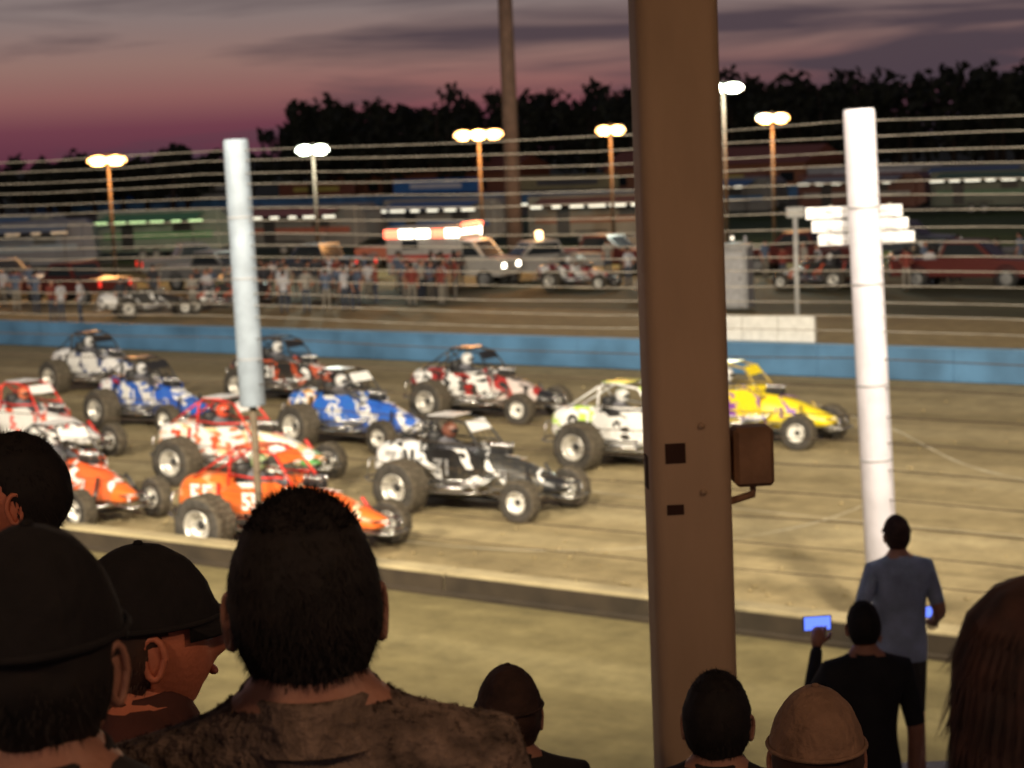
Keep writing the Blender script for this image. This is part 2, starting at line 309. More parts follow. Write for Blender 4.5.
def car(cid,rr,hd,tail,side,hood,nose,num,numc,cage=None,helmet=(.7,.7,.7),rimi=2,wingtop=None,lf=None,rf=None):
    """tail/side/hood/nose: material objects. local x forward, z up, rear axle at x=0"""
    cage=cage or blackp
    b=MB(); mats=[tyre,tread,rim,blackp,chrome,tail,side,hood,nose,cage,pm('helmet%s'%cid,helmet,.25,0,.05),pm('firesuit%s'%cid,(.12,.12,.14),.8,0,.3),dirtyrim,net,wingtop or hood]
    rm=rimi
    Rr,Rf=.425,.32
    wheel(b,(0,-.80,Rr),Rr,.44,-1,rm); wheel(b,(0,.68,Rr*.96),Rr*.96,.38,1,rm)
    wheel(b,(2.22,-.72,Rf),Rf,.24,-1,12); wheel(b,(2.22,.70,Rf),Rf,.22,1,12)
    S=[(-1.02,.07,.60,.78),(-.98,.20,.50,.90),(-.85,.29,.42,.99),(-.55,.345,.36,1.05),(-.2,.35,.33,1.04),(.05,.35,.30,.97),(.12,.37,.27,.82),(.5,.39,.24,.78),(.93,.39,.24,.80),(1.0,.375,.24,.95),(1.12,.365,.25,.96),(1.5,.315,.27,.90),(1.95,.25,.30,.77),(2.3,.20,.34,.64),(2.5,.165,.36,.57),(2.62,.10,.40,.52),(2.66,.03,.44,.48)]
    rings=[]
    for x,hw,zb,zt in S:
        zc=(zb+zt)/2; hz=(zt-zb)/2; ring=[]
        for k in range(22):
            yy,zz=selp(hw,hz,2*math.pi*k/22,3.0); ring.append((x,yy*(1-.18*(zz/hz)) ,zc+zz))
        rings.append(ring)
    mi=[5 if x<.05 else 6 if x<1.0 else 7 if x<2.0 else 8 for x,_,_,_ in S]
    b.loft(rings,mi[:-1])
    b.box((.8,0,.2),(2.6,.5,.06),3,bev=.01)
    for sg in(-1,1):
        y=.41*sg
        poly=[(.02,.42),(1.0,.34),(1.28,.5),(1.30,.90),(1.02,1.03),(.62,1.0),(.22,.98),(.02,.82)]
        b.prism(poly,y-.006,y+.006,6)
        b.tube([(.12,.36*sg,.3),(.12,.38*sg,.95),(.16,.33*sg,1.38),(.2,.26*sg,1.47)],.021,9)
        b.tube([(.2,.26*sg,1.47),(.55,.28*sg,1.47),(.92,.26*sg,1.40),(1.12,.30*sg,1.15),(1.32,.34*sg,.88)],.021,9)
        b.tube([(.14,.31*sg,1.42),(-.25,.27*sg,1.2),(-.62,.25*sg,1.0)],.018,9)
        b.tube([(.13,.37*sg,1.1),(.6,.39*sg,1.06),(1.1,.32*sg,1.08)],.018,9)
        b.tube([(.38,.40*sg,.36),(.5,.74*sg,.36),(.62,.80*sg,.38),(1.35,.80*sg,.40),(1.5,.72*sg,.40),(1.62,.34*sg,.42)],.018,4)
        b.tube([(.5,.74*sg,.36),(.62,.80*sg,.52),(1.35,.80*sg,.54),(1.5,.72*sg,.40)],.015,4)
        b.tube([(1.15,.42*sg,.5),(2.2,.56*sg,.36)],.014,4); b.tube([(1.15,.42*sg,.36),(2.2,.56*sg,.28)],.014,4)
        b.tube([(.95,.44*sg,.34),(0,.5*sg,.36)],.016,4); b.tube([(.95,.44*sg,.52),(0,.5*sg,.5)],.016,4)
        b.tube([(2.2,.46*sg,.34),(2.05,.25*sg,.75)],.028,9); b.tube([(-.05,.48*sg,.42),(-.1,.33*sg,.95)],.03,9)
        for k in range(4): b.tube([(1.5-.12*k,.30*sg,.62),(1.46-.12*k,.42*sg,.56),(1.30-.12*k,.47*sg,.46),(.95,.50*sg,.40)],.022,4,6)
        b.tube([(.98,.50*sg,.40),(.6,.53*sg,.40),(.3,.56*sg,.46)],.042,4,9)
    for x,y,zz in((.2,.26,1.47),(.92,.26,1.40),(.55,.28,1.47),(.12,.37,1.05),(1.32,.34,.88)): b.tube([(x,-y,zz),(x,y,zz)],.02,9)
    b.tube([(.2,-.26,1.46),(.12,.36,.98)],.015,9)
    b.box((.42,0,1.495),(.5,.5,.012),14,bev=.004)
    b.add([(.92,-.25,1.43),(.92,.25,1.43),(1.05,.27,1.27),(1.05,-.27,1.27)],[(0,1,2,3)],14,False)
    for yy in(-.15,0,.15): b.tube([(1.04,yy,1.27),(1.2,yy,.97)],.006,13,4)
    b.loft([[(.18+dx,.0+yy,zz) for dx,yy in((-.06,-.22),(.04,-.25),(.12,-.2),(.12,.2),(.04,.25),(-.06,.22))] for zz in(.6,.9,1.15,1.22)],3)
    b.ell((.36,0,.86),(.17,.24,.30),11); b.ell((.42,0,1.24),(.135,.115,.14),10,16,12); b.ell((.50,0,1.235),(.075,.095,.045),3,12,8)
    for sg in(-1,1): b.tube([(.36,.2*sg,1.0),(.6,.27*sg,.88),(.85,.12*sg,.92)],[.07,.055,.04],11)
    b.lathe([(.14,-.012),(.155,0),(.14,.012)],(0,0,0),3,16,M=Matrix.Translation((.9,0,.95))@Matrix.Rotation(math.radians(70),4,'Z'))
    b.box((1.42,0,.965),(.34,.2,.13),3,bev=.02)
    for k in range(4):
        for sg in(-1,1): b.tube([(1.3+.09*k,.06*sg,.98),(1.3+.09*k,.08*sg,1.09)],[.022,.03],4)
    b.tube([(2.2,-.2,.36),(2.7,-.24,.34),(2.86,-.2,.34),(2.88,0,.34),(2.86,.2,.34),(2.7,.24,.34),(2.2,.2,.36)],.019,4)
    b.tube([(2.5,-.17,.5),(2.74,-.2,.52),(2.82,0,.52),(2.74,.2,.52),(2.5,.17,.5)],.017,4)
    for sg in(-1,1): b.tube([(2.80,.18*sg,.34),(2.74,.17*sg,.52)],.015,4)
    b.tube([(-.5,-.28,.4),(-1.05,-.28,.38),(-1.2,-.2,.4),(-1.22,0,.42),(-1.2,.2,.4),(-1.05,.28,.38),(-.5,.28,.4)],.019,4)
    b.tube([(-1.15,-.2,.4),(-1.1,-.2,.72),(-1.1,.2,.72),(-1.15,.2,.4)],.017,4)
    b.tube([(0,-.78,Rr),(0,.66,Rr)],.04,3); b.tube([(2.22,-.7,Rf),(2.22,.68,Rf)],.032,4); b.ell((0,0,Rr),(.14,.12,.16),3)
    b.tube([(.0,-.2,.5),(-.5,-.3,.45)],.015,4)
    c,s_=math.cos(hd)*CS,math.sin(hd)*CS; off=Vector((-s_*-.80,c*-.80,0))
    if rr is not None: loc=Vector((rr[0],rr[1],0))-off
    elif lf is not None: loc=Vector((lf[0],lf[1],0))-Vector((c*2.22-s_*.70,s_*2.22+c*.70,0))
    else: loc=Vector((rf[0],rf[1],0))-Vector((c*2.22+s_*.72,s_*2.22-c*.72,0))
    o=b.obj('sprint_car',mats,loc,hd); o.scale=(CS,CS,CS)
    nm=pm('num%s'%cid,numc,.4,0,.03)
    for sg in(-1,1):
        rx=math.pi/2; rz=0 if sg<0 else math.pi
        text(o,num,.46,nm,(-.42,.345*sg,.72),(rx,0,rz))
        text(o,num,.34,nm,(.55,.418*sg,.70),(rx,0,rz))
        text(o,num,.24,nm,(1.62,.30*sg,.60),(rx,0,rz+math.radians(-8 if sg<0 else 8)))
    text(o,num,.34,nm,(1.72,0,.875),(0,math.radians(17),math.pi/2))
    return o
r_=math.radians
def paint(n,c,var=.06,rough=.28): return pm('paint_'+n,c,rough,0,var,4)
wh=paint('white',(.75,.75,.75)); bk=paint('black',(.02,.02,.022)); org=paint('orange',(.75,.16,.03)); red=paint('red',(.6,.03,.02)); blu=paint('blue',(.03,.12,.5)); yel=paint('yellow',(.8,.62,.02)); grn=paint('lime',(.5,.75,.1))
car('A1',(-12.2,53.2),r_(-42),wh,livery('lA1',WHITE,(.1,.13,.25),WHITE,w=.25),livery('lA1b',(.7,.7,.72),(.05,.09,.25),WHITE,ph=.3,w=.3),bk,'4',(.05,.05,.1),wingtop=bk)
car('A2',(-9.45,45.7),r_(-44),livery('lA2t',WHITE,(.02,.09,.4),(.4,.02,.02)),livery('lA2',WHITE,(.03,.12,.5),(.03,.12,.5),w=.35),livery('lA2h',(.02,.10,.5),WHITE,(.03,.12,.5),ph=.4,w=.3),blu,'11',(.8,.8,.8),wingtop=bk)
car('B',(-6.7,49.4),r_(-38),livery('lBt',BLACK,(.4,.06,.03),BLACK,w=.25),livery('lB',BLACK,(.5,.08,.03),BLACK,w=.3),livery('lBh',(.5,.1,.05),BLACK,WHITE,w=.5),bk,'21',(.8,.8,.8),wingtop=bk)
car('C',(-4.5,41.5),r_(-42),livery('lCt',(.03,.16,.6),(.7,.35,.05),WHITE,w=.3),livery('lC',(.03,.14,.6),WHITE,(.03,.16,.6),w=.3),livery('lCh',(.03,.14,.6),WHITE,(.02,.1,.5),ph=.2,w=.35),livery('lCn',WHITE,(.03,.14,.6),WHITE),'47',(.85,.85,.85),wingtop=wh)
car('D',(-1.85,44.7),r_(-35),livery('lDt',WHITE,(.3,.03,.03),BLACK,w=.35),livery('lD',WHITE,(.35,.02,.02),BLACK,w=.3),livery('lDh',(.6,.52,.5),(.35,.03,.03),BLACK,w=.4),bk,'2',(.1,.1,.1),cage=bk,wingtop=bk)
car('E',(1.2,37.0),r_(-36),livery('lEt',WHITE,(.5,.75,.12),WHITE,w=.32),livery('lE',WHITE,BLACK,WHITE,w=.28),livery('lEh',BLACK,WHITE,(.5,.75,.15),w=.45),grn,'9',(.05,.05,.05),cage=wh,wingtop=grn)
car('F',None,r_(-34),livery('lFt',(.8,.62,.02),(.25,.08,.35),(.8,.62,.02),w=.2),livery('lF',(.8,.62,.02),(.2,.05,.35),(.8,.62,.02),w=.3),livery('lFh',(.8,.64,.02),(.2,.05,.35),(.8,.62,.02),ph=.5,w=.10),yel,'12',(.15,.03,.25),rf=(5.5,38.3),cage=pm('cage_gold',(.35,.25,.05),.4))
car('K',(-1.95,33.3),r_(-35),livery('lKt',(.78,.78,.78),BLACK,WHITE,w=.15),livery('lK',BLACK,WHITE,BLACK,ph=.55,w=.3),livery('lKh',(.03,.03,.03),WHITE,(.05,.05,.05),w=.10),bk,'71',(.35,.35,.36),helmet=(.25,.1,.07),wingtop=wh)
car('G',(-6.35,37.2),r_(-33),livery('lGt',WHITE,(.8,.75,.6),(.85,.45,.25),w=.2),livery('lG',WHITE,(.85,.6,.35),(.75,.2,.1),w=.25),livery('lGh',WHITE,(.85,.5,.25),(.8,.7,.4),w=.22),livery('lGn',(.8,.3,.05),WHITE,(.1,.4,.1)),'7',(.7,.07,.02),cage=red,helmet=(.7,.1,.05),wingtop=wh)
car('H',(-4.85,30.6),r_(-31),livery('lHt',(.75,.16,.03),(.8,.4,.2),(.75,.16,.03),w=.2),livery('lH',(.75,.15,.03),WHITE,(.75,.15,.03),w=.25),livery('lHh',(.75,.15,.03),(.8,.6,.4),(.7,.13,.03),w=.15),org,'55',(.85,.85,.85),cage=red,helmet=(.3,.4,.2))
car('I',None,r_(-40),livery('lIt',WHITE,WHITE,WHITE,w=.25),livery('lI',WHITE,(.75,.1,.05),WHITE,w=.2),livery('lIh',WHITE,(.75,.15,.08),(.8,.8,.8),w=.16),wh,'5',(.7,.04,.02),lf=(-8.35,41.3),cage=red,wingtop=wh,helmet=(.7,.2,.1))
car('J',None,r_(-46),livery('lJt',(.75,.12,.03),WHITE,(.7,.12,.03)),livery('lJ',(.7,.11,.03),(.8,.8,.8),(.7,.12,.03),w=.3),livery('lJh',(.75,.12,.03),WHITE,(.7,.11,.03),w=.18),org,'17',(.85,.85,.85),lf=(-6.2,34.0),cage=bk,wingtop=wh)

# ------------------------------------------------------------ people
skinm=pm('skin',(.42,.2,.13),.55,0,.12,9,.15,120); skinr=pm('skin_flushed',(.60,.19,.10),.55,0,.15,9,.15,120)
lips=pm('lips',(.3,.09,.07),.5); eyew=pm('eye',(.7,.7,.68),.2,0,.02); iris=pm('iris',(.03,.02,.015),.2)
shoe=pm('shoe',(.05,.05,.05),.7)
def headfn(c,S):
    def fn(d,k=1.0):
        x=.078*d.x;y=.098*d.y;z=.118*d.z
        if d.z<0: x*=1-.28*d.z*d.z; 
        if d.y<0 and d.z<-.1: y*=1-.45*min(1,(-d.z-.1))
        if d.y>0:
            g=math.exp(-(d.x/.17)**2-((d.z+.13)/.20)**2); y+=.020*g
            g=math.exp(-(d.x/.10)**2-((d.z+.24)/.09)**2); y+=.012*g
            for sx in(-1,1): y-=.011*math.exp(-((d.x-sx*.38)/.17)**2-((d.z-.02)/.13)**2)
            y+=.005*math.exp(-((d.z-.2)/.1)**2)*math.exp(-(d.x/.6)**2)
            y+=.006*math.exp(-(d.x/.28)**2-((d.z+.48)/.08)**2)
            y+=.010*math.exp(-(d.x/.3)**2-((d.z+.85)/.18)**2)
        return Vector((x*k*S+c[0],y*k*S+c[1],z*k*S+c[2]))
    return fn
def add_head(b,c,yaw,tilt,hair,cap,lod,S=1,long_=False,tufts=0,bald=False):
    """mats: 0 skin,1 hair,2 cap,3 lips,4 eye,5 iris"""
    M=Matrix.Translation(c)@Matrix.Rotation(yaw,4,'Z')@Matrix.Rotation(tilt,4,'X'); fn=headfn((0,0,0),S)
    nu,nv=(40,28) if lod else (14,10)
    b.ell(None,None,0,nu,nv,M=M,fn=fn)
    for sg in(-1,1):
        b.ell((sg*.031*S,.083*S,.003*S),(.012*S,.010*S,.009*S),4,10,6,M=M); b.ell((sg*.031*S,.0915*S,.003*S),(.0055*S,.003*S,.0055*S),5,8,5,M=M)
        if lod and not long_:
            ME=M@Matrix.Translation((sg*.077*S,-.006*S,-.010*S))@Matrix.Rotation(sg*math.radians(-20),4,'Z')
            pts=[(0,.016*math.cos(q)*S*(1 if q<math.pi else .8),.029*math.sin(q)*S) for q in [k*2*math.pi/14 for k in range(14)]]
            b.tube([(sg*.004*S,p[1],p[2]) for p in pts],.005*S,0,6,M=ME,close=True); b.ell((0,0,0),(.005*S,.014*S,.026*S),0,10,6,M=ME)
        elif not long_: b.ell((sg*.08*S,-.008*S,-.01*S),(.008*S,.016*S,.03*S),0,8,5,M=M)
    b.ell((0,.094*S,-.055*S),(.024*S,.008*S,.007*S),3,10,6,M=M)
    def inhair(d):
        line=.50 if d.y>.25 else (-.66 if d.y<-.25 else 0)
        if d.y>=-.25 and d.y<=.25: line=.50+(-.66-.50)*((.25-d.y)/.5)
        if abs(d.x)>.75 and d.y<.25 and d.y>-.1: line=max(line,.02)
        return d.z>line
    hu,hv=(64,44) if lod else (18,12)
    V=[];ok=[]
    for i in range(hv+1):
        t=math.pi*i/hv
        for k in range(hu):
            q=2*math.pi*k/hu; d=Vector((math.sin(t)*math.cos(q),math.sin(t)*math.sin(q),math.cos(t)))
            th=1.075+.03*noise.noise(d*5+Vector(c)*3)+(.03*noise.noise(d*22) if lod else 0)
            h_=inhair(d); V.append(fn(d,th if h_ else .97)); ok.append(h_)
    Fc=[]
    for i in range(hv):
        for k in range(hu):
            j=(k+1)%hu; f=(i*hu+k,(i+1)*hu+k,(i+1)*hu+j,i*hu+j)
            if sum(ok[a] for a in f)>=1: Fc.append(f)
    if hair: b.add(V,Fc,1,True,M)
    if hair and tufts:
        cnt=0
        while cnt<tufts:
            d=Vector((random.gauss(0,1),random.gauss(0,1),random.gauss(0,1))).normalized()
            if not inhair(d): continue
            cnt+=1
            if cap and d.z>.05: continue
            p=fn(d,1.04); tdir=(d*.45+Vector((U(-.4,.4),U(-.6,.0),-.8 if d.z<.7 else U(-.5,.4)))).normalized(); ln=U(.008,.018)*S
            sd=tdir.cross(d).normalized()*.0011*S; b.add([p-sd,p+sd,p+tdir*ln],[(0,1,2)],1,False,M)
    if long_:
        rings=[]
        for zz,wx,wy,yo in((.136,.018,.025,-.008),(.125,.048,.06,-.012),(.10,.074,.088,-.016),(.06,.090,.098,-.022),(.0,.100,.082,-.040),(-.07,.104,.072,-.05),(-.14,.108,.062,-.06),(-.22,.102,.05,-.07),(-.28,.07,.03,-.07)):
            rings.append([(wx*math.cos(q)*(1+.04*math.sin(q*9+zz*20))*S,(wy*math.sin(q)*(1+.05*math.sin(q*11))+yo)*S,zz*S) for q in [k*2*math.pi/60 for k in range(60)]])
        b.loft(rings,1,True,M)
        for k in range(5000):
            q=U(math.pi*.95,2.05*math.pi); i=min(7,int(U(1,8))); A=rings[i]; B=rings[i+1]; a=int(q/(2*math.pi)*60)%60; t=R(); p=Vector(A[a]).lerp(Vector(B[a]),t); sd=Vector((-math.sin(q),math.cos(q),0))*.0014
            p2=Vector(B[a])+Vector((math.cos(q)*.010+U(-.008,.008),math.sin(q)*.010,-.015)); b.add([p-sd,p+sd,p2],[(0,1,2)],1,False,M)
    if cap:
        V=[];Fc=[];cu,cv=(48,14) if lod else (16,6)
        for i in range(cv+1):
            t=math.radians(82)*i/cv
            for k in range(cu):
                q=2*math.pi*k/cu; d=Vector((math.sin(t)*math.cos(q),math.sin(t)*math.sin(q),math.cos(t))); p=fn(d,1.12+(.02*noise.noise(d*4+Vector(c)) if lod else 0)); p.z=max(p.z,.022*S)+.004
                g=1+.006*math.cos(q*6)*(1 if t>.2 else 0); V.append(Vector((p.x*g,p.y*g,p.z)))
        for i in range(cv):
            for k in range(cu):
                j=(k+1)%cu; Fc.append((i*cu+k,(i+1)*cu+k,(i+1)*cu+j,i*cu+j))
        b.add(V,Fc,2,True,M)
        if lod:
            rr=[fn(Vector((math.sin(1.42)*math.cos(q),math.sin(1.42)*math.sin(q),.15)),1.145) for q in [2*math.pi*k/40 for k in range(40)]]
            b.tube([(p.x,p.y,.030*S) for p in rr],.004,2,6,M=M,close=True)
        sg=1 if cap>0 else -1; n=12; inn=[];out=[]
        for k in range(n+1):
            q=math.radians(25+130*k/n); x=.087*math.cos(q)*S; y=.108*math.sin(q)*S
            inn.append((x,sg*y,.026*S)); out.append((x*1.0,sg*(y+.065*math.sin(math.pi*k/n)*S),.016*S-.012*abs(math.cos(q))*S))
        V=inn+out+[(a,c_,e_+.004) for a,c_,e_ in inn]+[(a,c_,e_+.004) for a,c_,e_ in out]; m_=n+1
        Fc=[(k,k+1,m_+k+1,m_+k) for k in range(n)]+[(2*m_+k,3*m_+k,3*m_+k+1,2*m_+k+1) for k in range(n)]+[(m_+k,m_+k+1,3*m_+k+1,3*m_+k) for k in range(n)]
        b.add(V,Fc,2,True,M); b.ell((0,0,.137*S),(.008,.008,.005),2,8,4,M=M)
def seg_dist(p,a,b_):
    ab=b_-a; t=max(0,min(1,(p-a).dot(ab)/max(ab.length_squared,1e-9))); return (p-(a+ab*t)).length,t
def add_hand(b,wr,dirv,side,mi=0,curl=.7):
    d=dirv.normalized(); up=Vector((0,0,1)); x=d.cross(up)
    if x.length<.2: x=Vector((1,0,0))
    x.normalize(); nrm=x.cross(d).normalized()
    b.tube([wr-d*.01,wr+d*.03,wr+d*.07,wr+d*.095],[.024,.034,.038,.030],mi,10)
    for i,ln in enumerate((.062,.072,.068,.052)):
        base=wr+d*.085+x*((i-1.5)*.019)
        k1=base+d*ln*.5*math.cos(curl*.5)-nrm*ln*.5*math.sin(curl*.5); k2=k1+d*ln*.35*math.cos(curl*1.3)-nrm*ln*.35*math.sin(curl*1.3); k3=k2+d*ln*.25*math.cos(curl*2)-nrm*ln*.25*math.sin(curl*2)
        b.tube([base,k1,k2,k3],[.0095,.0088,.0078,.006],mi,7)
    s0=wr+d*.03+x*side*.028; b.tube([s0,s0+x*side*.025+d*.025-nrm*.01,s0+x*side*.03+d*.055-nrm*.02],[.012,.0105,.0075],mi,7)
def person_mb(Hh,hair=True,cap=0,yaw=0,tilt=0,arms='down',lod=1,tufts=0,long_=False,sleeve=.9,bulk=1.0,shorts=False,hem=.93,drop=0,fuzz=0):
    """returns MB; mats 0 skin,1 hair,2 cap,3 lips,4 eye,5 iris,6 shirt,7 trousers,8 shoes"""
    k=Hh/1.75
    P=[(0,0,.95),(0,.0,1.10),(0,-.005,1.27),(0,-.015,1.42),(0,0,1.51),(0,.008,1.58)]
    RR=[(.155,.115),(.15,.11),(.168,.12),(.145,.095),(.064,.064),(.056,.058)]
    E=[(0,1),(1,2),(2,3),(3,4),(4,5)]
    arm={}
    for sg in(-1,1):
        i=len(P); a=arms if isinstance(arms,str) else arms[0 if sg<0 else 1]
        sh=Vector((sg*.175,-.015,1.43))
        if a=='down': el=Vector((sg*.235,-.03,1.13)); wr=Vector((sg*.235,.05,.89))
        elif a=='up': el=Vector((sg*.24,.14,1.22)); wr=Vector((sg*.15,.33,1.47))
        elif a=='phone_low': el=Vector((sg*.25,-.05,1.14)); wr=Vector((sg*.30,.16,1.04))
        elif a=='cross': el=Vector((sg*.25,.0,1.14)); wr=Vector((sg*-.02,.17,1.17))
        elif a=='hip': el=Vector((sg*.30,-.08,1.15)); wr=Vector((sg*.20,.05,.98))
        P+= [tuple(sh),tuple(el),tuple(wr)]; RR+=[(.070,.068),(.047,.047),(.031,.029)]; E+=[(3,i),(i,i+1),(i+1,i+2)]; arm[sg]=(el*k,wr*k,sh*k)
    for sg in(-1,1):
        i=len(P); P+=[(sg*.092,0,.86),(sg*.105,.02,.50),(sg*.11,-.015,.10),(sg*.12,.12,.045)]; RR+=[(.092,.095),(.062,.062),(.045,.045),(.04,.035)]; E+=[(0,i),(i,i+1),(i+1,i+2),(i+2,i+3)]
    me=bpy.data.meshes.new('sk'); me.from_pydata([tuple(Vector(p)*k) for p in P],E,[]); o=bpy.data.objects.new('sk',me); sc.collection.objects.link(o)
    md=o.modifiers.new('s','SKIN'); md.use_smooth_shade=True
    sv=me.skin_vertices[0].data
    for i,rr in enumerate(RR): 
        f=k*(bulk if i<4 else 1); sv[i].radius=(rr[0]*f,rr[1]*f); sv[i].use_root=(i==0)
    ms=o.modifiers.new('d','SUBSURF'); ms.levels=ms.render_levels=(2 if lod else 1)
    dg=bpy.context.evaluated_depsgraph_get(); dg.update(); em=bpy.data.meshes.new_from_object(o.evaluated_get(dg)); bpy.data.objects.remove(o)
    NL=1.505+drop*.2; cr_=.082
    if lod:
        bm=bmesh.new(); bm.from_mesh(em)
        cuts=[((0,0,hem*k),(0,0,1)),((0,0,NL*k),(0,0,1)),((0,0,.12*k),(0,0,1)),((0,0,.50*k),(0,0,1)),((cr_*k,0,0),(1,0,0)),((-cr_*k,0,0),(1,0,0))]
        for sg in(-1,1):
            el,wr,sh=arm[sg]; cuts.append((tuple(sh.lerp(el,min(sleeve,1))),tuple((el-sh).normalized())))
        for co,noz in cuts: bmesh.ops.bisect_plane(bm,geom=bm.verts[:]+bm.edges[:]+bm.faces[:],plane_co=co,plane_no=noz)
        bm.to_mesh(em); bm.free()
    b=MB(); V=[v.co.copy() for v in em.vertices]; F=[list(p.vertices) for p in em.polygons]; Ms=[]
    J=[Vector(p)*k for p in P]
    for p in em.polygons:
        c=p.center; best=min(((seg_dist(c,J[a],J[e_])[0]-max(.03,RR[a][0]*.5)*k,a,e_) for a,e_ in E)); a,e_=best[1],best[2]
        if a in(6,7,9,10):
            sg=-1 if a in(6,7) else 1; el,wr,sh=arm[sg]
            m=6 if (c-sh.lerp(el,min(sleeve,1))).dot((el-sh).normalized())<0 else 0
        elif c.z<.12*k: m=8
        elif c.z<hem*k: m=0 if (shorts and c.z<.50*k) else 7
        elif c.z<NL*k or abs(c.x)>cr_*k: m=6
        else: m=0
        Ms.append(m)
    b.add(V,F,Ms)
    if fuzz:
        polys=[(p.center.copy(),p.normal.copy(),[V[i] for i in p.vertices]) for p,m in zip(em.polygons,Ms) if m==6 and p.center.z>1.2*k]
        for q in range(fuzz):
            c,nn,vs=random.choice(polys); w_=[R() for _ in vs]; t=sum(w_); p=sum((v*w for v,w in zip(vs,w_)),Vector())/t
            d=(nn*.6+Vector((U(-.9,.9),U(-.9,.9),U(-.9,.9)))).normalized()*U(.003,.006); sd=d.cross(Vector((R(),R(),R()))).normalized()*.0012; b.add([p-sd,p+sd,p+d],[(0,1,2)],6,False)
    bpy.data.meshes.remove(em)
    if lod:
        b.loft([[(rr*k*math.cos(q),(rr*.93*math.sin(q)-.004)*k,(zz+.006*math.sin(q))*k) for q in [2*math.pi*j/28 for j in range(28)]] for zz,rr in((NL-.035,.098),(NL-.01,.084),(NL+.012,.074),(NL+.016,.069),(NL+.006,.062))],6,False)
    for sg in(-1,1):
        el,wr,sh=arm[sg]; add_hand(b,wr,(wr-el),-sg,0)
    add_head(b,(0,.018*k,(1.632-drop)*k),yaw,tilt,hair,cap,lod,S=k**.3,tufts=tufts,long_=long_)
    return b,arm
def person(name,head,floor,rot,shirt,trou,hairm,capm=None,skin=None,**kw):
    Hh=(head[2]-floor)*1.75/(1.632-kw.get('drop',0))
    b,arm=person_mb(Hh,cap=(kw.pop('capdir',1) if capm else 0),**kw)
    mats=[skin or skinm,hairm,capm or hairm,lips,eyew,iris,shirt,trou,shoe]
    o=b.obj(name,mats,(head[0],head[1],floor),rot); return o,arm
hblk=pm('hair_dark',(.010,.006,.004),.8,0,.4,30); hbrn=pm('hair_brown',(.05,.022,.012),.7,0,.4,30); haub=pm('hair_auburn',(.045,.018,.012),.75,0,.6,30); capd=pm('cap_black',(.010,.008,.008),.95,0,.3,30,.3); capb=pm('cap_brown',(.055,.028,.02),.9,0,.4,20,.5); capt=pm('cap_tan',(.27,.16,.10),.9,0,.35,14,.6)
jeans=pm('jeans',(.05,.07,.13),.85,0,.2,20); shd=pm('shirt_dark',(.02,.016,.016),.9,0,.3,12,.4,14); shb=pm('fleece_taupe',(.19,.135,.10),1,0,.6,30,1,60); shbl=pm('shirt_blue',(.34,.42,.56),.85,0,.3,6,.8,7); shr=pm('shirt_rust',(.07,.02,.014),.9,0,.3,12,.4,14); shbk=pm('shirt_black',(.015,.015,.018),.9,0,.3,8,.4,14)
def fl(y): return 3.95-.26*(y-2.1) if y<10 else 1.85
person('spectator_man',(-.233,2.12,5.61),3.95,r_(8),shb,jeans,hblk,tufts=9000,sleeve=.8,bulk=1.0,tilt=r_(-4),drop=.03,fuzz=9000)
person('spectator_man',(-.475,1.88,5.62),4.0,r_(-5),shd,jeans,hblk,capd,tufts=1200,drop=.03)
person('spectator_man',(-.55,2.75,5.43),3.8,r_(-66),shr,jeans,hbrn,capd,skin=skinr,tufts=1500,drop=.04)
person('spectator_woman',(-.93,3.75,5.475),3.9,r_(95),shr,jeans,hblk,skin=skinr,tufts=2500)
person('spectator_man',(-.04,4.9,4.67),3.22,r_(5),shd,jeans,hbrn,capb,tufts=800,drop=.02)
person('spectator_man',(.44,4.5,4.75),3.32,r_(-12),shd,jeans,hblk,tufts=2500,drop=.02)
person('spectator_man',(.50,3.35,5.02),3.6,r_(-5),shb,jeans,hbrn,capt,tufts=800)
person('spectator_woman',(.51,1.9,5.525),3.95,r_(5),shr,jeans,haub,skin=skinr,tufts=3000,long_=True)
o,arm=person('spectator_man',(1.67,9.55,3.69),2.0,r_(5),shbk,jeans,hblk,arms=('up','down'),tufts=1500)
scr=pm('phone_screen',(.1,.2,.8),.2,0,.1,30,emit=(.14,.24,1),es=1.5)
def phone(parent,p,rz):
    b=MB(); b.box((0,0,0),(.15,.009,.078),0,bev=.004); b.box((0,-.0055,0),(.135,.002,.068),1)
    b.obj('phone',[blackp,scr],p,rz,parent)
wr=arm[-1][1]; phone(o,(wr.x+.02,wr.y+.07,wr.z+.10),0)
o,arm=person('spectator_man',(2.42,12.55,3.52),1.85,r_(10),shbl,pm('shorts_dark',(.05,.045,.04),.9),hbrn,capb,capdir=1,arms=('hip','phone_low'),tufts=600,shorts=True,hem=.84,bulk=1.15,sleeve=.8)
wr=arm[1][1]; phone(o,(wr.x,wr.y+.09,wr.z+.03),0)

# ------------------------------------------------------------ grandstand
plank=pm('bleacher_aluminium',(.35,.34,.32),.5,.3,.2,3); steel=pm('grandstand_steel',(.2,.13,.08),.7,0,.3,3)
b=MB()
for i in range(-4,11):
    y=2.1+i*.75; z=fl(y) if y<9.9 else 2.0
    b.box((0,y,z-.03),(24,.5,.05),0); b.box((0,y-.33,z-.16),(24,.02,.2),1)
b.box((0,11.6,1.82),(24,3.0,.06),0); 
for x in range(-12,13,4):
    b.tube([(x,-1,4.6),(x,9.5,1.9)],.06,1); 
    for y in (0,4,8,12.8): b.tube([(x,y,0),(x,y,(fl(y) if y<10 else 1.8)-.1)],.06,1)
b.obj('grandstand_bleachers',[plank,steel])
tan=pm('brown_post_paint',(.56,.39,.24),.7,0,.22,2.2,.4,14,stretch=(1,1,.3))
holem=pm('post_slot',(.06,.026,.016),.9)
b=MB()
